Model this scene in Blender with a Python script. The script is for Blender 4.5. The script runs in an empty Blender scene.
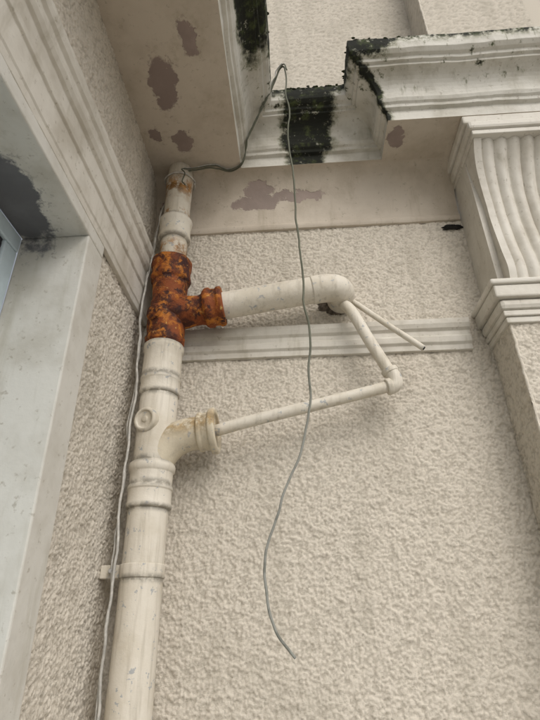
import bpy, math, random, bmesh
from mathutils import Vector, Matrix, noise
random.seed(4)
D=bpy.data; S=bpy.context.scene
# ------------------------------------------------------------------ helpers
def link(o,parent=None):
    S.collection.objects.link(o)
    if parent: o.parent=parent
    return o
def empty(name):
    o=D.objects.new(name,None); o.empty_display_size=.1
    return link(o)
def mesh(name,vs,fs,mat=None,parent=None,smooth=False,bevel=0):
    me=D.meshes.new(name); me.from_pydata([tuple(v) for v in vs],[],fs); me.validate(); me.update()
    if mat: me.materials.append(mat)
    if smooth:
        for p in me.polygons: p.use_smooth=True
    o=link(D.objects.new(name,me),parent)
    if bevel:
        m=o.modifiers.new('b','BEVEL'); m.width=bevel; m.segments=2; m.limit_method='ANGLE'; m.angle_limit=math.radians(35)
    return o
def box(name,a,b,mat,parent=None,bevel=0):
    x0,y0,z0=a;x1,y1,z1=b
    vs=[(x0,y0,z0),(x1,y0,z0),(x1,y1,z0),(x0,y1,z0),(x0,y0,z1),(x1,y0,z1),(x1,y1,z1),(x0,y1,z1)]
    fs=[(0,3,2,1),(4,5,6,7),(0,1,5,4),(1,2,6,5),(2,3,7,6),(3,0,4,7)]
    return mesh(name,vs,fs,mat,parent,False,bevel)
NZ=noise.noise
VOR=noise.voronoi
V1=Vector((5,3,1))
def ss(x,a,b):
    t=(x-a)/(b-a); t=0 if t<0 else 1 if t>1 else t
    return t*t*(3-2*t)
def grain(p):
    q=p*128
    w=Vector((NZ(p*110),NZ(p*110+V1),NZ(p*110-V1)))*.45
    d=VOR(q+w)[0][0]
    return .58*(1-ss(d,.12,.80))+.30*(NZ(p*215)+.5)+.34*(NZ(p*52)+.25)
def grime(p):
    b=NZ(p*3.1)+.5*NZ(p*7.3)+.3*NZ(p*17)
    s=NZ(Vector((p.x*13,p.y*13,p.z*1.3)))+.5*NZ(Vector((p.x*31,p.y*31,p.z*3)))
    return .5*ss(b,.0,.7)+.5*ss(s,.1,.7)+(.5 if p.z>3.5 else 0)
def panel(name,o,u,v,step,mat,parent=None,amp=0,out=None):
    o,u,v=Vector(o),Vector(u),Vector(v)
    nu=max(1,round(u.length/step)); nv=max(1,round(v.length/step))
    vs=[];H=[];G=[]
    for j in range(nv+1):
        for i in range(nu+1):
            p=o+u*(i/nu)+v*(j/nv)
            G.append(grime(p))
            if amp:
                h=grain(p); H.append(h); p=p+out*(h-.45)*amp
            vs.append(p)
    fs=[(j*(nu+1)+i,j*(nu+1)+i+1,(j+1)*(nu+1)+i+1,(j+1)*(nu+1)+i) for j in range(nv) for i in range(nu)]
    ob=mesh(name,vs,fs,mat,parent,True)
    at=ob.data.attributes.new('grain','FLOAT','POINT')
    at.data.foreach_set('value',H if H else [.6]*len(vs))
    at=ob.data.attributes.new('grime','FLOAT','POINT'); at.data.foreach_set('value',G)
    return ob
def frame(t):
    t=t.normalized(); a=Vector((0,0,1)) if abs(t.z)<.9 else Vector((1,0,0))
    n=a.cross(t).normalized(); return n,t.cross(n)
def catmull(P,k):
    P=[Vector(p) for p in P]; out=[]
    Q=[P[0]*2-P[1]]+P+[P[-1]*2-P[-2]]
    for i in range(1,len(Q)-2):
        a,b,c,d=Q[i-1:i+3]
        for s in range(k):
            t=s/k
            out.append(.5*((2*b)+(c-a)*t+(2*a-5*b+4*c-d)*t*t+(3*b-a-3*c+d)*t**3))
    out.append(P[-1]); return out
def tube(name,pts,r,mat,parent=None,k=8,n=24,cap=True,jit=0,jf=14):
    P=catmull(pts,k) if k>1 else [Vector(p) for p in pts]
    if jit: P=[p+Vector(noise.noise_vector(p*jf))*jit+Vector(noise.noise_vector(p*jf*3.1))*jit*.25 for p in P]
    rr=r if callable(r) else (lambda s:r)
    vs=[];fs=[]
    t=(P[1]-P[0]).normalized(); nn,bb=frame(t)
    for i,p in enumerate(P):
        t2=(P[min(i+1,len(P)-1)]-P[max(i-1,0)]).normalized()
        q=t.rotation_difference(t2); nn=q@nn; bb=q@bb; t=t2
        R=rr(i/(len(P)-1))
        for j in range(n):
            a=2*math.pi*j/n; vs.append(p+nn*(R*math.cos(a))+bb*(R*math.sin(a)))
    for i in range(len(P)-1):
        for j in range(n):
            fs.append((i*n+j,i*n+(j+1)%n,(i+1)*n+(j+1)%n,(i+1)*n+j))
    if cap:
        fs.append(tuple(range(n))[::-1]); fs.append(tuple((len(P)-1)*n+j for j in range(n)))
    return mesh(name,vs,fs,mat,parent,True)
def lathe(name,prof,o,axis,mat,parent=None,n=48,rough=0):
    o=Vector(o);t=Vector(axis).normalized();nn,bb=frame(t)
    vs=[];fs=[]
    for (r,h) in prof:
        for j in range(n):
            a=2*math.pi*j/n
            p=o+t*h+nn*(r*math.cos(a))+bb*(r*math.sin(a))
            k=rough if rough else .0011
            p=p+(nn*math.cos(a)+bb*math.sin(a))*(NZ(p*45)*k+NZ(p*15)*k)
            vs.append(p)
    m=len(prof)
    for i in range(m-1):
        for j in range(n): fs.append((i*n+j,i*n+(j+1)%n,(i+1)*n+(j+1)%n,(i+1)*n+j))
    fs.append(tuple(range(n))[::-1]); fs.append(tuple((m-1)*n+j for j in range(n)))
    ob=mesh(name,vs,fs,mat,parent,True)
    for p in ob.data.polygons:
        if len(p.vertices)>4: p.use_smooth=False
    md=ob.modifiers.new('b','BEVEL'); md.width=.0018; md.segments=2; md.limit_method='ANGLE'; md.angle_limit=math.radians(40)
    return ob
# ------------------------------------------------------------------ node helper
class NT:
    def __init__(s,name):
        s.m=D.materials.new(name); s.m.use_nodes=True; s.t=s.m.node_tree; s.N=s.t.nodes; s.L=s.t.links
        s.b=s.N['Principled BSDF']; s.out=s.N['Material Output']
        s.pos=s.N.new('ShaderNodeNewGeometry').outputs['Position']
    def lk(s,a,b): s.L.new(a,b)
    def set(s,sock,v):
        if hasattr(v,'is_output'): s.lk(v,sock)
        else: sock.default_value=v
    def attr(s,n):
        a=s.N.new('ShaderNodeAttribute'); a.attribute_name=n; return a.outputs['Fac']
    def math(s,op,a,b=0,c=None,clamp=False):
        n=s.N.new('ShaderNodeMath'); n.operation=op; n.use_clamp=clamp
        s.set(n.inputs[0],a); s.set(n.inputs[1],b)
        if c is not None: s.set(n.inputs[2],c)
        return n.outputs[0]
    def vm(s,op,a,b=(0,0,0)):
        n=s.N.new('ShaderNodeVectorMath'); n.operation=op
        s.set(n.inputs[0],a); s.set(n.inputs[1],b)
        return n.outputs['Value'] if op in('LENGTH','DISTANCE','DOT_PRODUCT') else n.outputs[0]
    def noise(s,scale,detail=3,rough=.55,vec=None,dist=0,out='Fac'):
        n=s.N.new('ShaderNodeTexNoise'); s.lk(vec or s.pos,n.inputs['Vector'])
        n.inputs['Scale'].default_value=scale;n.inputs['Detail'].default_value=detail
        n.inputs['Roughness'].default_value=rough;n.inputs['Distortion'].default_value=dist
        return n.outputs[out]
    def ramp(s,f,a,b,x=0,y=1):
        n=s.N.new('ShaderNodeMapRange'); n.interpolation_type='SMOOTHSTEP'
        s.set(n.inputs[0],f)
        for i,v in zip((1,2,3,4),(a,b,x,y)): n.inputs[i].default_value=v
        return n.outputs[0]
    def mix(s,f,a,b):
        n=s.N.new('ShaderNodeMix'); n.data_type='RGBA'
        s.set(n.inputs[0],f)
        s.set(n.inputs[6],a if hasattr(a,'is_output') else (*a,1)); s.set(n.inputs[7],b if hasattr(b,'is_output') else (*b,1))
        return n.outputs[2]
    def sep(s,v=None):
        n=s.N.new('ShaderNodeSeparateXYZ'); s.lk(v or s.pos,n.inputs[0]); return n.outputs
    def scaled(s,v): return s.vm('MULTIPLY',s.pos,v)
    def warp(s,scale,amp,det=4):
        c=s.noise(scale,det,.65,out='Color')
        return s.vm('ADD',s.pos,s.vm('MULTIPLY',s.vm('SUBTRACT',c,(.5,.5,.5)),(amp,)*3))
    def blobs(s,L,warp,edge=.06):
        r=None
        for c,rad in L:
            d=s.vm('LENGTH',s.vm('DIVIDE',s.vm('SUBTRACT',warp,c),rad))
            f=s.ramp(d,1-edge,1+edge,1,0)
            r=f if r is None else s.math('MAXIMUM',r,f)
        return r
    def bump(s,h,dist,strength=1):
        n=s.N.new('ShaderNodeBump'); s.lk(h,n.inputs['Height']); n.inputs['Distance'].default_value=dist
        n.inputs['Strength'].default_value=strength
        s.lk(n.outputs[0],s.b.inputs['Normal']); return n.outputs[0]
    def done(s,col,rough=.8,spec=.3):
        s.set(s.b.inputs['Base Color'],col if hasattr(col,'is_output') else (*col,1))
        s.set(s.b.inputs['Roughness'],rough); s.b.inputs['Specular IOR Level'].default_value=spec
        return s.m
# ------------------------------------------------------------------ materials
def mat_roughcast(name,c1=(.605,.55,.465),c2=(.42,.38,.31)):
    m=NT(name); g=m.attr('grain'); d=m.attr('grime')
    col=m.mix(m.ramp(g,.10,.62),(.455,.41,.34),c1)  # crevices between grains coloured darker: grime plus painted-in shade
    col=m.mix(m.ramp(d,0,1.1,0,.62),col,c2)
    m.bump(m.noise(280,1,.6),.0016,.8)
    return m.done(col,.9,.15)
def mat_paint(name,base=(.62,.57,.49),dirt=(.36,.32,.25),patches=None,pcol=(.30,.25,.235),moss=None,bumpd=.002,dirtamt=.5,wsc=16,pe=.05):
    m=NT(name)
    big=m.noise(5,4,.65); st=m.noise(1,4,.65,vec=m.scaled((22,22,3)))
    col=m.mix(m.ramp(big,.42,.72,0,dirtamt),base,dirt)
    col=m.mix(m.ramp(st,.52,.78,0,dirtamt*.8),col,(dirt[0]*.9,dirt[1]*.9,dirt[2]*.85))
    spots=m.noise(55,3,.7); col=m.mix(m.ramp(spots,.60,.72,0,.55),col,(.28,.24,.18))
    h=m.noise(28,4,.62)
    if patches:
        w=m.warp(wsc,.11,5)
        mk=m.blobs(patches,w,pe)
        near=m.blobs(patches,w,.6); isl=m.math('MULTIPLY',near,m.ramp(spots,.57,.59)); mk=m.math('MAXIMUM',mk,isl)
        pc=m.mix(m.ramp(big,.4,.7),pcol,tuple(x*1.3 for x in pcol))
        col=m.mix(mk,col,pc)
        h=m.math('SUBTRACT',h,m.math('MULTIPLY',mk,.8))
    rough=.62
    if moss:
        mk=moss(m)
        mc=m.mix(m.ramp(m.noise(26,4,.7),.48,.70),(.018,.019,.014),(.06,.072,.028))
        col=m.mix(m.math('MULTIPLY',m.ramp(mk,.02,.45),.65),col,(.20,.20,.12)); col=m.mix(m.ramp(mk,.25,.75),col,mc)
        rough=m.ramp(mk,0,1,.62,.95)
    m.bump(h,bumpd,.8)
    return m.done(col,rough,.3)
M_rough=mat_roughcast('roughcast_render')
M_plain=mat_paint('painted_plaster',base=(.61,.575,.505),dirt=(.40,.355,.29),dirtamt=.5)
M_mould=mat_paint('painted_moulding',base=(.62,.585,.515),dirt=(.41,.37,.30),dirtamt=.7)
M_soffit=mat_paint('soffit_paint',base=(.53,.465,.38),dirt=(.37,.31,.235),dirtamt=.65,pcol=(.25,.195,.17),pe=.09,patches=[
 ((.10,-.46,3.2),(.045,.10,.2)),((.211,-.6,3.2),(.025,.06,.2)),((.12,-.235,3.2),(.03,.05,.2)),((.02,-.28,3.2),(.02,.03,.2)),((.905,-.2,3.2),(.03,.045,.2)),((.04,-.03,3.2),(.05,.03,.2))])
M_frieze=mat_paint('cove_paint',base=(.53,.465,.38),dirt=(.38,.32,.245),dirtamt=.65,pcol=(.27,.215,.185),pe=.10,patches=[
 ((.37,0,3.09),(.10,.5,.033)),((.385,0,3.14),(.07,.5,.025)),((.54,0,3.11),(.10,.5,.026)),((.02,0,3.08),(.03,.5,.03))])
def mossf(m):
    w=m.warp(13,.14,5)
    b=m.blobs([((.585,-.17,3.38),(.10,.2,.26)),((.62,-.2,3.50),(.17,.14,.07)),((.40,-.62,3.40),(.10,.20,.09)),((.80,-.36,3.47),(.11,.12,.07)),((.46,-.42,3.47),(.06,.2,.05))],w,.32)
    st=m.noise(1,4,.65,vec=m.scaled((30,30,3.5)))
    px,py,z0=m.sep()
    top=m.math('MULTIPLY',m.ramp(z0,3.41,3.485),m.ramp(m.noise(9,5,.7),.36,.55))
    side=m.math('MULTIPLY',m.math('MULTIPLY',m.ramp(st,.54,.72),m.ramp(z0,3.22,3.42)),.8)
    mit=m.math('ABSOLUTE',m.math('SUBTRACT',m.math('ADD',px,-.87),m.math('ADD',py,.27)))
    mit=m.math('ADD',mit,m.math('MULTIPLY',m.math('SUBTRACT',m.noise(22,4,.7),.5),.07))
    mit=m.math('ADD',mit,m.math('MULTIPLY',m.ramp(z0,3.22,3.46,.35,0),.03))
    mit=m.math('MULTIPLY',m.ramp(mit,.008,.044,1,0),m.ramp(py,-.20,-.22))
    wear=m.ramp(m.noise(38,4,.75),.28,.50,.35,1)
    return m.math('MULTIPLY',m.math('MAXIMUM',m.math('MAXIMUM',b,mit),m.math('MAXIMUM',top,side)),wear)
M_corn=mat_paint('cornice_paint',base=(.60,.575,.51),dirt=(.38,.35,.28),dirtamt=.75,moss=mossf,bumpd=.003)
M_reveal=mat_paint('reveal_paint',base=(.61,.59,.535),dirt=(.43,.40,.335),dirtamt=.7,pcol=(.13,.13,.135),pe=.08,patches=[
 ((-.165,-.66,2.5),(.075,.16,.10)),((-.06,-.424,2.30),(.03,.02,.02))])
def mat_pipe(name,base=(.66,.61,.52),rz=None,stain=(.42,.19,.04),seams=()):
    m=NT(name); z=m.sep()[2]
    big=m.noise(9,4,.6); st=m.noise(1,4,.6,vec=m.scaled((60,60,5))); chips=m.noise(38,4,.7)
    col=m.mix(m.ramp(big,.40,.70,0,.65),base,(.51,.45,.345))
    col=m.mix(m.ramp(st,.48,.75,0,.6),col,(.37,.325,.25))
    col=m.mix(m.ramp(chips,.615,.64,0,.75),col,(.30,.32,.34))
    for zc in seams:
        f=m.ramp(m.math('ABSOLUTE',m.math('SUBTRACT',z,zc)),.001,.016,1,0)
        col=m.mix(m.math('MULTIPLY',f,m.ramp(chips,.40,.55,.25,.85)),col,(.24,.22,.18))
    if rz: 
        w=m.noise(22,5,.7); a=None
        for zc,zr in rz:
            f=m.ramp(m.math('ABSOLUTE',m.math('SUBTRACT',z,zc)),0,zr,1,0); a=f if a is None else m.math('MAXIMUM',a,f)
        mk=m.math('MULTIPLY',a,m.ramp(w,.42,.58))
        col=m.mix(mk,col,m.mix(m.ramp(chips,.4,.65),tuple(x*.5 for x in stain),stain))
    m.bump(m.noise(45,3,.65),.0018,.8)
    return m.done(col,.55,.3)
M_pipe=mat_pipe('cream_pipe_paint')
M_stack=mat_pipe('cream_stack_paint',seams=(1.886,1.951,2.018,2.222,2.286,2.40,1.711))
M_branch=mat_pipe('aged_branch_paint',base=(.61,.54,.41),rz=[(2.12,.06)],stain=(.46,.33,.17))
M_top=mat_pipe('rust_stained_paint',base=(.62,.575,.485),rz=[(3.08,.09),(2.78,.06),(2.95,.03)],stain=(.42,.21,.06),seams=(2.833,2.937))
def mat_rust():
    m=NT('rusty_cast_iron')
    a=m.noise(17,5,.68,dist=.6); b=m.noise(55,4,.7); c=m.noise(30,4,.65,vec=m.warp(20,.05))
    col=m.mix(m.ramp(a,.40,.58),(.055,.014,.007),(.22,.055,.012))
    col=m.mix(m.ramp(c,.48,.66),col,(.46,.16,.02))
    col=m.mix(m.ramp(b,.60,.70,0,.9),col,(.52,.33,.10))
    col=m.mix(m.ramp(m.noise(24,4,.7),.52,.62),col,(.045,.014,.010))
    m.bump(m.math('ADD',b,m.math('MULTIPLY',c,.8)),.005,.9)
    return m.done(col,.72,.35)
M_rust=mat_rust()
def simple(name,c,r=.6,sc=60,amt=.3,b=.001,spec=.4):
    m=NT(name); n=m.noise(sc,4,.6); col=m.mix(m.ramp(n,.35,.65),c,tuple(x*(1-amt) for x in c)); m.bump(n,b,.6); return m.done(col,r,spec)
M_cable=simple('white_cable',(.56,.54,.49),.5,40,.35)
def mat_wire():
    m=NT('weathered_wire'); z=m.sep()[2]
    n=m.noise(30,3,.6)
    f=m.ramp(m.math('ADD',z,m.math('MULTIPLY',n,.25)),2.0,2.5)
    col=m.mix(f,(.26,.26,.23),(.125,.128,.092)); col=m.mix(m.ramp(n,.5,.7,0,.5),col,(.08,.08,.06)); return m.done(col,.7,.25)
M_wire=mat_wire()
M_dark=simple('broken_mortar',(.17,.14,.11),.95,90,.6,.006,.1)
M_void_shade=simple('painted_void_shade',(.02,.018,.015),.95)  # near-black colour standing in for the shade inside openings
M_steel=simple('galvanised_steel',(.45,.44,.42),.5)
M_frame=simple('white_window_frame',(.60,.70,.74),.35,15,.1)
M_gasket=simple('window_gasket',(.03,.03,.035),.6)
def mat_glass():
    m=NT('window_glass'); n=m.noise(1.5,2,.5); col=m.mix(n,(.45,.62,.72),(.58,.72,.80)); m.done(col,.08,.6); return m.m
M_glass=mat_glass()
def mat_ground():
    m=NT('paving'); n=m.noise(8,4,.6); b=m.N.new('ShaderNodeTexBrick'); m.lk(m.pos,b.inputs['Vector']); b.inputs['Scale'].default_value=1.2
    b.inputs['Mortar Size'].default_value=.012
    b.inputs['Color1'].default_value=(.36,.345,.32,1);b.inputs['Color2'].default_value=(.41,.395,.365,1);b.inputs['Mortar'].default_value=(.15,.14,.12,1)
    col=m.mix(m.ramp(n,.4,.7,0,.4),b.outputs[0],(.26,.25,.22)); return m.done(col,.85)
M_ground=mat_ground()
# ------------------------------------------------------------------ building
LX=-.03; AMP=.0072
B=empty('rendered_building')
mesh('pavement',[(-100,-100,0),(100,-100,0),(100,100,0),(-100,100,0)],[(0,1,2,3)],M_ground)
OY=Vector((0,-1,0)); OX=Vector((1,0,0)); MX=Vector((-1,0,0))
def back(name,x0,x1,z0,z1,y=0,step=.003): return panel(name,(x0,y,z0),(x1-x0,0,0),(0,0,z1-z0),step,M_rough,B,AMP if step<.02 else 0,OY)
back('wall_render',LX-.02,1.175,1.34,2.965)
back('wall_lower',LX-.02,1.175,0,1.34,0,.05)
back('wall_upper',LX,1.175,3.60,4.9,0,.006)
back('wall_upper_base',LX,1.175,3.3,3.60,0,.05)
back('wall_upper_high',LX,1.175,4.9,6,0,.05)
def left(name,y0,y1,z0,z1,step=.003): return panel(name,(LX,y0,z0),(0,y1-y0,0),(0,0,z1-z0),step,M_rough,B,AMP if step<.02 else 0,OX)
left('side_wall_render',-.430,.02,1.34,2.56)
left('side_wall_lower',-.430,.02,0,1.34,.05)
left('side_wall_top',-1.1,.02,2.80,3.21)
left('side_wall_far',-3.2,-1.1,2.80,3.21,.03)
left('side_wall_end',-3.2,-1.75,0,2.56,.03)
left('side_wall_under_window',-1.75,-.43,0,.9,.03)
sx=LX+.012
box('surround_jamb',(LX-.17,-.52,.9),(sx,-.424,2.4995),M_reveal,B,.004)
box('surround_lintel',(LX-.17,-1.85,2.5),(sx,-.424,2.60),M_reveal,B,.004)
box('surround_far_jamb',(LX-.17,-1.85,.9),(sx,-1.75,2.4995),M_reveal,B,.004)
box('window_sill',(LX-.17,-1.85,.83),(LX+.06,-.42,.8995),M_plain,B,.006)
wx=LX-.17
W=empty('window'); W.parent=B
box('frame_head',(wx-.05,-1.75,2.45),(wx+.004,-.521,2.4985),M_frame,W,.004)
box('frame_side',(wx-.05,-.575,.9),(wx+.002,-.521,2.449),M_frame,W,.004)
box('frame_side_2',(wx-.05,-1.749,.9),(wx+.002,-1.69,2.449),M_frame,W,.004)
box('gasket',(wx-.04,-1.689,2.440),(wx-.006,-.576,2.449),M_gasket,W)
box('gasket_side',(wx-.04,-.585,.9),(wx-.006,-.5755,2.439),M_gasket,W)
box('glass_pane',(wx-.035,-1.689,.9),(wx-.02,-.586,2.439),M_glass,W)
def extr(name,prof,p0,p1,out,mat,bevel=.0015,seg=1):
    p0,p1,out=Vector(p0),Vector(p1),Vector(out)
    vs=[];fs=[];m=len(prof)
    for s in range(seg+1):
        b=p0.lerp(p1,s/seg)
        for o,z in prof:
            p=b+out*o+Vector((0,0,z))
            if seg>1: p+=Vector((0,0,1))*NZ(p*4)*.003+out*NZ(p*5+Vector((3,1,2)))*.002+out*NZ(p*30)*.0018*(1 if o>.001 else 0)
            vs.append(p)
    for s in range(seg):
        for i in range(m-1):
            fs.append((s*m+i,(s+1)*m+i,(s+1)*m+i+1,s*m+i+1))
        fs.append((s*m+m-1,(s+1)*m+m-1,(s+1)*m,s*m))
    fs.append(tuple(range(m))); fs.append(tuple(seg*m+i for i in range(m))[::-1])
    o=mesh(name,vs,fs,mat,B,False,bevel)
    bm=bmesh.new(); bm.from_mesh(o.data); bmesh.ops.recalc_face_normals(bm,faces=bm.faces); bm.to_mesh(o.data); bm.free()
    return o
ps=[(0,2.535),(.013,2.537),(.015,2.555),(.018,2.560),(.018,2.632),(.024,2.637),(.025,2.652),(.019,2.658),(.019,2.706),(.027,2.712),(.033,2.724),(.033,2.738),(.028,2.744),(.028,2.762),(.036,2.770),(.040,2.784),(.040,2.80),(0,2.812)]
extr('side_string_course',ps,(LX,-3.2,0),(LX,-.012,0),(1,0,0),M_mould,seg=200)
ps=[(0,2.392),(.012,2.394),(.014,2.412),(.022,2.420),(.023,2.440),(.017,2.446),(.017,2.462),(.026,2.470),(.031,2.484),(.031,2.502),(.012,2.512),(0,2.514)]
extr('string_course',ps,(LX+.06,0,0),(1.085,0,0),(0,-1,0),M_mould,seg=90)
cv=[(0,2.952),(.010,2.954),(.014,2.962),(.014,2.974),(.010,2.980)]
for i in range(15):
    t=i/14; cv.append((.009+.084*(1-math.cos(t*math.pi/2)),2.985+.216*math.sin(t*math.pi/2)))
cv.append((0,3.201))
o=extr('added_cove',cv,(LX,0,0),(1.15,0,0),(0,-1,0),M_frieze,bevel=0,seg=60)  # cove added so wall-to-soffit shading runs evenly, in the soffit's darker tone
for p in o.data.polygons: p.use_smooth=True
md=o.modifiers.new('e','EDGE_SPLIT'); md.split_angle=math.radians(35)
def poly(name,c,z,mat,up):
    return mesh(name,[(x,y,z) for x,y in c],[tuple(range(len(c))) if up else tuple(range(len(c)))[::-1]],mat,B)
for i,(a,b) in enumerate([((LX,-3.2),(.32,0)),((.32,-.10),(.87,0)),((.87,-.27),(3.2,0))]):
    x0,y0=a;x1,y1=b
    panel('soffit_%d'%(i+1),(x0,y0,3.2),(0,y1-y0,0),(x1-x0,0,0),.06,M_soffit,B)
prof=[(0,3.2),(-.001,3.204),(.0,3.245),(.014,3.250),(.016,3.262),(.024,3.268),(.030,3.280),(.030,3.290)]
for i in range(1,9):
    t=i/8; prof.append((.030+.062*(1-math.cos(t*math.pi/2)),3.290+.085*math.sin(t*math.pi/2)))
prof+=[(.092,3.385),(.104,3.388),(.106,3.400),(.118,3.404),(.130,3.415),(.134,3.440),(.134,3.472),(.126,3.484),(.02,3.50)]
path=[((.32,-3.2),(1,0)),((.32,-.10),(1,-1)),((.87,-.10),(-1,-1)),((.87,-.27),(-1,-1)),((3.2,-.27),(0,-1))]
cols=[];segn=[160,30,12,110]
for i in range(4):
    (p,a),(q,b)=path[i],path[i+1]; n=segn[i]
    for s in range(n+(1 if i==3 else 0)): cols.append((p,a,q,b,s/n))
vs=[];fs=[];m=len(prof)
for (p,a,q,b,t) in cols:
    for o,zz in prof:
        v=Vector(((p[0]+a[0]*o)*(1-t)+(q[0]+b[0]*o)*t,(p[1]+a[1]*o)*(1-t)+(q[1]+b[1]*o)*t,zz))
        if zz>3.21: v+=Vector(noise.noise_vector(v*6))*.004+Vector(noise.noise_vector(v*24))*.002
        vs.append(v)
for s in range(len(cols)-1):
    for i in range(m-1): fs.append((s*m+i,(s+1)*m+i,(s+1)*m+i+1,s*m+i+1))
mesh('cornice',vs,fs,M_corn,B,False,.0015)
poly('cornice_top_a',[(LX,-3.2),(.35,-3.2),(.35,0),(LX,0)],3.498,M_corn,True)
poly('cornice_top_b',[(.35,-.13),(.86,-.13),(.86,0),(.35,0)],3.4975,M_corn,True)
poly('cornice_top_c',[(.86,-.30),(3.2,-.30),(3.2,0),(.86,0)],3.498,M_corn,True)
# thin moss crust growing on the ledge
mv=[];mf=[]
def clump(c,r):
    n=len(mv); bm=bmesh.new(); bmesh.ops.create_icosphere(bm,subdivisions=2,radius=1)
    for v in bm.verts:
        d=v.co.copy(); s=1+.6*NZ(d*2+c*40)+.35*NZ(d*5+c*30)
        mv.append(c+Vector((d.x*r*s*2.2,d.y*r*s*1.2,d.z*r*s*.45)))
    for f in bm.faces: mf.append(tuple(n+v.index for v in f.verts))
    bm.free()
for i in range(90):
    k=random.random()
    if k<.6: c=Vector((random.uniform(.50,.74),-.10-.130+random.gauss(0,.003),3.476+random.gauss(0,.003)))
    elif k<.72: c=Vector((.738+random.gauss(0,.003),random.uniform(-.40,-.24),3.474+random.gauss(0,.003)))
    elif k<.9: c=Vector((.76+abs(random.gauss(0,.10)),-.400+random.gauss(0,.003),3.476+random.gauss(0,.003)))
    else: c=Vector((.448+random.gauss(0,.003),-.24-abs(random.gauss(0,.25)),3.474+random.gauss(0,.003)))
    clump(c,random.uniform(.002,.004))
m_=NT('moss'); nn_=m_.noise(80,3,.7); mm=m_.done(m_.mix(m_.ramp(nn_,.4,.65),(.02,.022,.014),(.06,.075,.025)),.95,.1)
mesh('moss',mv,mf,mm,None,True)
# pilaster
def pil(name,z0,z1,step):
    a=AMP if step<.02 else 0
    panel(name+'_side',(1.15,.02,z0),(0,-.177,0),(0,0,z1-z0),step,M_rough,B,a,MX)
    panel(name+'_front',(1.15,-.157,z0),(.46,0,0),(0,0,z1-z0),step,M_rough,B,a,OY)
pil('pilaster',1.34,2.41,.0034); pil('pilaster_lower',0,1.34,.05); pil('pilaster_upper',3.5,4.9,.008); pil('pilaster_high',4.9,6,.04)
def arris(name,z0,z1):
    o=tube(name,[(1.1535,-.1535,z0+(z1-z0)*i/200) for i in range(201)],.005,M_rough,B,1,10,True,.003,60)
    at=o.data.attributes.new('grain','FLOAT','POINT'); at.data.foreach_set('value',[.6]*len(o.data.vertices))
arris('pilaster_arris',0,2.40); arris('pilaster_upper_arris',3.49,6)
back('wall_beyond_pilaster',1.61,3.2,0,3.2,0,.05); back('wall_beyond_upper',1.61,3.2,3.5,6,0,.05)
panel('pilaster_far_side',(1.61,-.157,0),(0,.157,0),(0,0,2.41),.05,M_rough,B)
box('pilaster_core',(1.156,-.148,2.3),(1.60,.05,3.2),M_plain,B)
def slab(name,z0,z1,o,mat=M_mould,b=.003,x0=1.15,x1=1.61,y=-.157):
    return box(name,(x0-o,y-o,z0),(x1+o,.001,z1),mat,B,b)
slab('capital_fillet',2.392,2.412,.010); slab('capital_bed',2.413,2.432,.016)
slab('capital_neck',2.433,2.470,.024,b=.014); slab('capital_band',2.471,2.515,.034,b=.005); slab('capital_top',2.516,2.535,.042,b=.006)
def console():
    x0,x1,z0,z1=1.172,1.475,2.536,3.10
    nu=140; vs=[];fs=[]
    ctl=catmull([(0,-.168,0),(0,-.176,.10),(0,-.164,.28),(0,-.156,.5),(0,-.166,.70),(0,-.196,.87),(0,-.238,1.0)],10)
    for j,c in enumerate(ctl):
        t=c.z
        for i in range(nu+1):
            u=i/nu
            flut=.014*abs(math.sin(math.pi*(u-.08)/.84*6))**.8 if .08<u<.92 else .016
            flare=(.004-.018*ss(t,.55,1))*(1-u*2)*1.0
            wob=NZ(Vector((u*6,t*8,2)))*.0022
            vs.append((x0+(x1-x0)*u+flare,c.y-flut+wob,z0+(z1-z0)*t))
    nv=len(ctl)-1
    for j in range(nv):
        for i in range(nu): 
            a=j*(nu+1)+i; fs.append((a,a+1,a+nu+2,a+nu+1))
    for side,i in ((0,0),(1,nu)):
        base=len(vs)
        for j in range(nv+1):
            p=vs[j*(nu+1)+i]; vs.append((p[0],-.02,p[2]))
        for j in range(nv):
            a=j*(nu+1)+i; b=a+nu+1
            fs.append((a,b,base+j+1,base+j) if side==0 else (a,base+j,base+j+1,b))
    o=mesh('console_bracket',vs,fs,M_mould,B,True)
    md=o.modifiers.new('e','EDGE_SPLIT'); md.split_angle=math.radians(50)
console()
slab('bracket_block',3.101,3.122,.0,x0=1.15,x1=1.49,y=-.270); slab('bracket_abacus',3.123,3.160,.010,x0=1.15,x1=1.49,y=-.270,b=.010); slab('bracket_abacus_top',3.161,3.199,.020,x0=1.15,x1=1.49,y=-.25,b=.006)
def lump(name,c,rad,mat,parent,seed=0,out=Vector((0,-1,0)),th=.01):
    vs=[];fs=[];n=40;k=6
    for i in range(k+1):
        f=i/k
        for j in range(n):
            a=2*math.pi*j/n
            rr=1+.45*NZ(Vector((math.cos(a)*1.6+seed,math.sin(a)*1.6,seed)))+.2*NZ(Vector((math.cos(a)*5+seed,math.sin(a)*5,seed)))
            vs.append(Vector(c)+Vector((math.cos(a)*rad[0]*rr*f,0,math.sin(a)*rad[1]*rr*f))+out*(th*(1-f**3)+.004*NZ(Vector((f*5,a*3,seed)))-.002))
    for i in range(k):
        for j in range(n): fs.append((i*n+j,i*n+(j+1)%n,(i+1)*n+(j+1)%n,(i+1)*n+j))
    return mesh(name,vs,fs,mat,parent,True)
lump('broken_plaster_hole',(.645,-.004,2.598),(.062,.040),M_dark,B,3.1,th=.010)
lump('plaster_gap_shade',(1.115,-.006,2.920),(.040,.012),M_void_shade,B,7.7,th=.012)  # raised black patch, its colour painted in for the gap's inner shade
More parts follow.
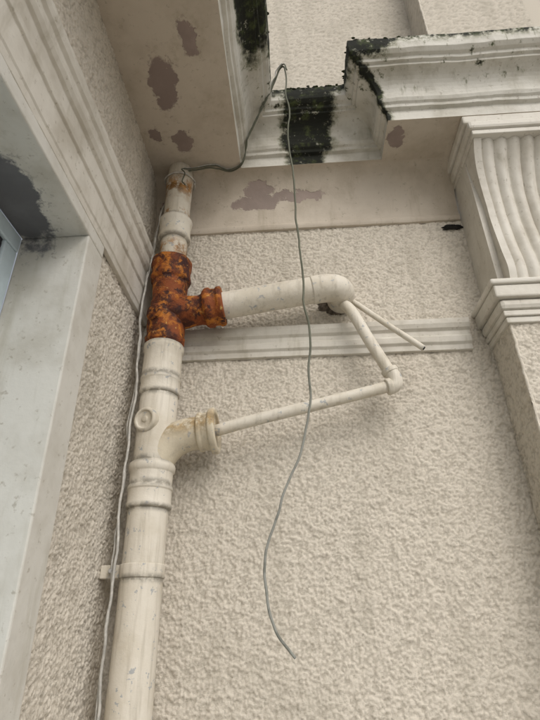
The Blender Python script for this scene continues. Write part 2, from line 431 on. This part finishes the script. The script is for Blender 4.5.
# ------------------------------------------------------------------ drainpipe
P=empty('drainpipe')
px,py=.08,-.10
A=(px,py,0); up=(0,0,1)
lathe('lower_pipe',[(.0545,0)]+[(.0545,.1*i) for i in range(1,20)]+[(.0545,1.92)],A,up,M_stack,P)
lathe('lower_socket',[(.056,1.885),(.0615,1.888),(.0625,1.897),(.0600,1.902),(.0600,1.935),(.0635,1.938),(.0635,1.945),(.0600,1.948),(.0600,1.985),(.0645,1.990),(.0655,2.002),(.063,2.010),(.057,2.016)],A,up,M_stack,P)
lathe('branch_body',[(.0565,1.99),(.0565,2.225)],A,up,M_stack,P)
lathe('upper_socket',[(.057,2.222),(.0605,2.226),(.062,2.234),(.060,2.240),(.060,2.268),(.0625,2.271),(.0625,2.279),(.060,2.283),(.060,2.372),(.064,2.378),(.064,2.396),(.058,2.400)],A,up,M_stack,P)
ax=Vector((-.32,-1,-.10)).normalized()
lathe('access_plug',[(.036,.03),(.036,.062),(.031,.067),(.026,.067),(.024,.062),(.010,.062),(.008,.066),(.002,.066)],(px,py,2.135),ax,M_pipe,P,40)
tube('swept_branch',[(.078,-.10,1.985),(.092,-.10,2.03),(.125,-.10,2.072),(.168,-.102,2.095),(.225,-.104,2.103)],lambda s:.052-.004*s,M_branch,P,10,36)
lathe('branch_socket',[(.050,0),(.058,.004),(.058,.012),(.054,.016),(.057,.034),(.066,.038),(.068,.044),(.068,.054),(.063,.058),(.052,.057),(.050,.050),(.022,.049)],(.207,-.104,2.102),(1,-.02,.08),M_branch,P)
T=[(.058,2.398),(.062,2.405),(.062,2.425),(.059,2.432)]+[(.0585+.003*math.sin(i*.6),2.44+.2*i/12) for i in range(13)]+[(.060,2.645),(.067,2.652),(.070,2.664),(.0665,2.676),(.0655,2.70),(.0685,2.712),(.0705,2.725),(.068,2.738),(.056,2.742),(.048,2.738)]
lathe('rusty_tee_body',T,A,up,M_rust,P,64,.0035)
ad=Vector((.38,0,.055)).normalized()
lathe('rusty_tee_arm',[(.058,0),(.056,.06),(.052,.09),(.050,.11),(.052,.122),(.062,.128),(.068,.136),(.068,.150),(.063,.156),(.062,.170),(.067,.176),(.067,.188),(.060,.193),(.044,.190)],(px,py,2.52),ad,M_rust,P,56,.003)
lathe('tee_boss',[(.03,.03),(.03,.064),(.025,.068),(.004,.069)],(px,py,2.50),Vector((-.5,-1,0)),M_rust,P,30,.002)
lathe('upper_pipe',[(.048,2.73),(.048,2.80),(.048,3.0),(.050,3.10),(.053,3.13),(.050,3.15),(.047,3.2)],A,up,M_top,P)
lathe('upper_socket_top',[(.049,2.832),(.056,2.838),(.059,2.850),(.056,2.860),(.056,2.905),(.059,2.912),(.060,2.928),(.055,2.936),(.049,2.940)],A,up,M_top,P)
lathe('clip_strap',[(.0552,1.712),(.058,1.713),(.058,1.745),(.0552,1.746)],A,up,M_stack,P)
box('clip_ear',(-.028,-.112,1.713),(.028,-.092,1.746),M_pipe,P,.003)
box('clip_ear_back',(-.020,-.088,1.716),(.028,-.080,1.743),M_pipe,P,.002)
lathe('clip_bolt',[(.007,0),(.007,.012),(.004,.016)],(.004,-.112,1.73),(0,-1,0),M_steel,P,12)
# ------------------------------------------------------------------ waste pipe with elbow
Wp=empty('waste_pipe')
e=Vector((.255,-.10,2.546))
tube('horizontal_run',[e,(.36,-.10,2.562),(.48,-.10,2.580),(.575,-.10,2.594)],.0455,M_pipe,Wp,6,40,True,.0015,9)
tube('elbow',[(.565,-.10,2.5925),(.605,-.10,2.598),(.640,-.092,2.602),(.662,-.070,2.605),(.668,-.035,2.605),(.668,.01,2.605)],.0475,M_pipe,Wp,8,40)
O=empty('overflow_pipe')
tube('riser',[(.672,-.05,2.565),(.690,-.085,2.515),(.74,-.095,2.385),(.792,-.10,2.262)],.0185,M_pipe,O,6,24,True,.002,9)
tube('elbow_bend',[(.786,-.10,2.280),(.797,-.10,2.252),(.793,-.10,2.232),(.772,-.10,2.224)],.0225,M_pipe,O,8,24)
lathe('elbow_collar',[(.019,0),(.0255,.002),(.0255,.016),(.020,.018)],(.789,-.10,2.27),Vector((-.4,0,1)),M_pipe,O,28)
lathe('elbow_collar_2',[(.019,0),(.0255,.002),(.0255,.016),(.020,.018)],(.786,-.10,2.230),Vector((-1,0,-.25)),M_pipe,O,28)
tube('lower_run',[(.785,-.10,2.230),(.60,-.101,2.187),(.42,-.102,2.147),(.252,-.103,2.106)],.0175,M_pipe,O,6,24,True,.002,7)
T2=empty('vent_tube')
tube('tube',[(.70,-.02,2.60),(.72,-.05,2.56),(.80,-.09,2.452),(.895,-.115,2.345)],.0095,M_pipe,T2,8,16)
lathe('tube_mouth_shade',[(.0075,0),(.004,.001)],(.8955,-.1152,2.3445),Vector((.095,-.025,-.107)),M_void_shade,T2,16)  # black disc closing the end, painted in for the shaded bore
# ------------------------------------------------------------------ wires
Hw=[(.02,-.05,3.10),(.035,-.10,3.16),(.07,-.13,3.150),(.12,-.13,3.165),(.20,-.12,3.18),(.282,-.10,3.19),(.325,-.125,3.205),(.352,-.175,3.27),(.395,-.215,3.34),(.445,-.26,3.42),(.478,-.29,3.490),(.500,-.305,3.505),(.508,-.306,3.46),(.511,-.303,3.25),(.513,-.30,3.041),(.522,-.30,2.78),(.527,-.3,2.562),(.536,-.3,2.285),(.525,-.3,2.054),(.474,-.3,1.904),(.425,-.3,1.771),(.417,-.3,1.668),(.433,-.3,1.602),(.479,-.3,1.544)]
w=empty('hanging_wire')
tube('strand',Hw,.0031,M_wire,w,14,8,True,.009,9)
tube('strand_2',[ (a+.004,b-.006,c+.003) for a,b,c in Hw[:13]],.0026,M_wire,w,10,8,True,.010)
tube('strand_3',[ (a+.002,b-.002,c+(.012 if i<8 else .02)) for i,(a,b,c) in enumerate(Hw[2:12])],.0024,M_cable,w,10,8,True,.014)
coil=[(px+.0575*math.cos(a),py+.0575*math.sin(a),3.128+.010*math.sin(a*1.0)+a*.0022) for a in [i*.35 for i in range(22)]]
tube('wrap',coil,.0028,M_cable,w,3,8,True,.005)
tube('loose_end',[(.10,-.160,3.14),(.115,-.170,3.11),(.108,-.168,3.07),(.122,-.165,3.05)],.0024,M_wire,w,6,8,True,.006)
cb=empty('cable')
pts=[(.03,-.045,3.12),(.022,-.085,3.03),(.010,-.10,2.85),(.004,-.11,2.70),(-.002,-.12,2.55),(.004,-.12,2.39),(.012,-.125,2.24),(.016,-.14,2.13),(.012,-.13,2.0),(.010,-.125,1.88),(.016,-.13,1.80),(.014,-.135,1.70),(.016,-.13,1.6),(.010,-.12,1.5),(.018,-.12,1.38),(.015,-.11,1.2),(.015,-.1,.6),(.015,-.1,.02)]
tube('strand',pts,.0038,M_cable,cb,10,8,True,.007)
tube('strand_2',[(a-.006+.006*math.sin(i*1.7),b+.012,c) for i,(a,b,c) in enumerate(pts)],.0026,M_cable,cb,10,8,True,.009)
# ------------------------------------------------------------------ camera
Zc=Vector((-16,940,-500)).normalized()
Yc=Vector((35,-266,-500)); Yc=(Yc-Zc*Yc.dot(Zc)).normalized()
Xc=Yc.cross(Zc)
R=Matrix((Xc,Yc,Zc))
cam=D.cameras.new('camera'); co=D.objects.new('camera',cam); link(co)
co.matrix_world=Matrix.Translation((.4953,-1.48,1.6))@R.to_4x4()
cam.sensor_fit='VERTICAL'; cam.sensor_height=36; cam.sensor_width=27; cam.lens=25; cam.clip_start=.02; cam.clip_end=500
S.camera=co
# ------------------------------------------------------------------ light
wd=D.worlds.new('World'); S.world=wd; wd.use_nodes=True; nt=wd.node_tree
bg=nt.nodes['Background']; sky=nt.nodes.new('ShaderNodeTexSky'); sky.sky_type='NISHITA'; sky.sun_disc=False
sd=Vector((.42,-.80,.80)).normalized()
sky.sun_elevation=math.asin(sd.z); sky.sun_rotation=math.atan2(sd.x,sd.y); sky.dust_density=4
hs=nt.nodes.new('ShaderNodeHueSaturation'); hs.inputs['Saturation'].default_value=.3
nt.links.new(sky.outputs[0],hs.inputs['Color']); nt.links.new(hs.outputs[0],bg.inputs['Color']); bg.inputs['Strength'].default_value=.148
sl=D.lights.new('sun','SUN'); sl.energy=1.0; sl.angle=math.radians(60); sl.color=(1,.985,.955)
so=D.objects.new('sun',sl); link(so); so.rotation_euler=sd.to_track_quat('Z','Y').to_euler()
S.view_settings.view_transform='Standard'; S.view_settings.look='None'; S.view_settings.exposure=0
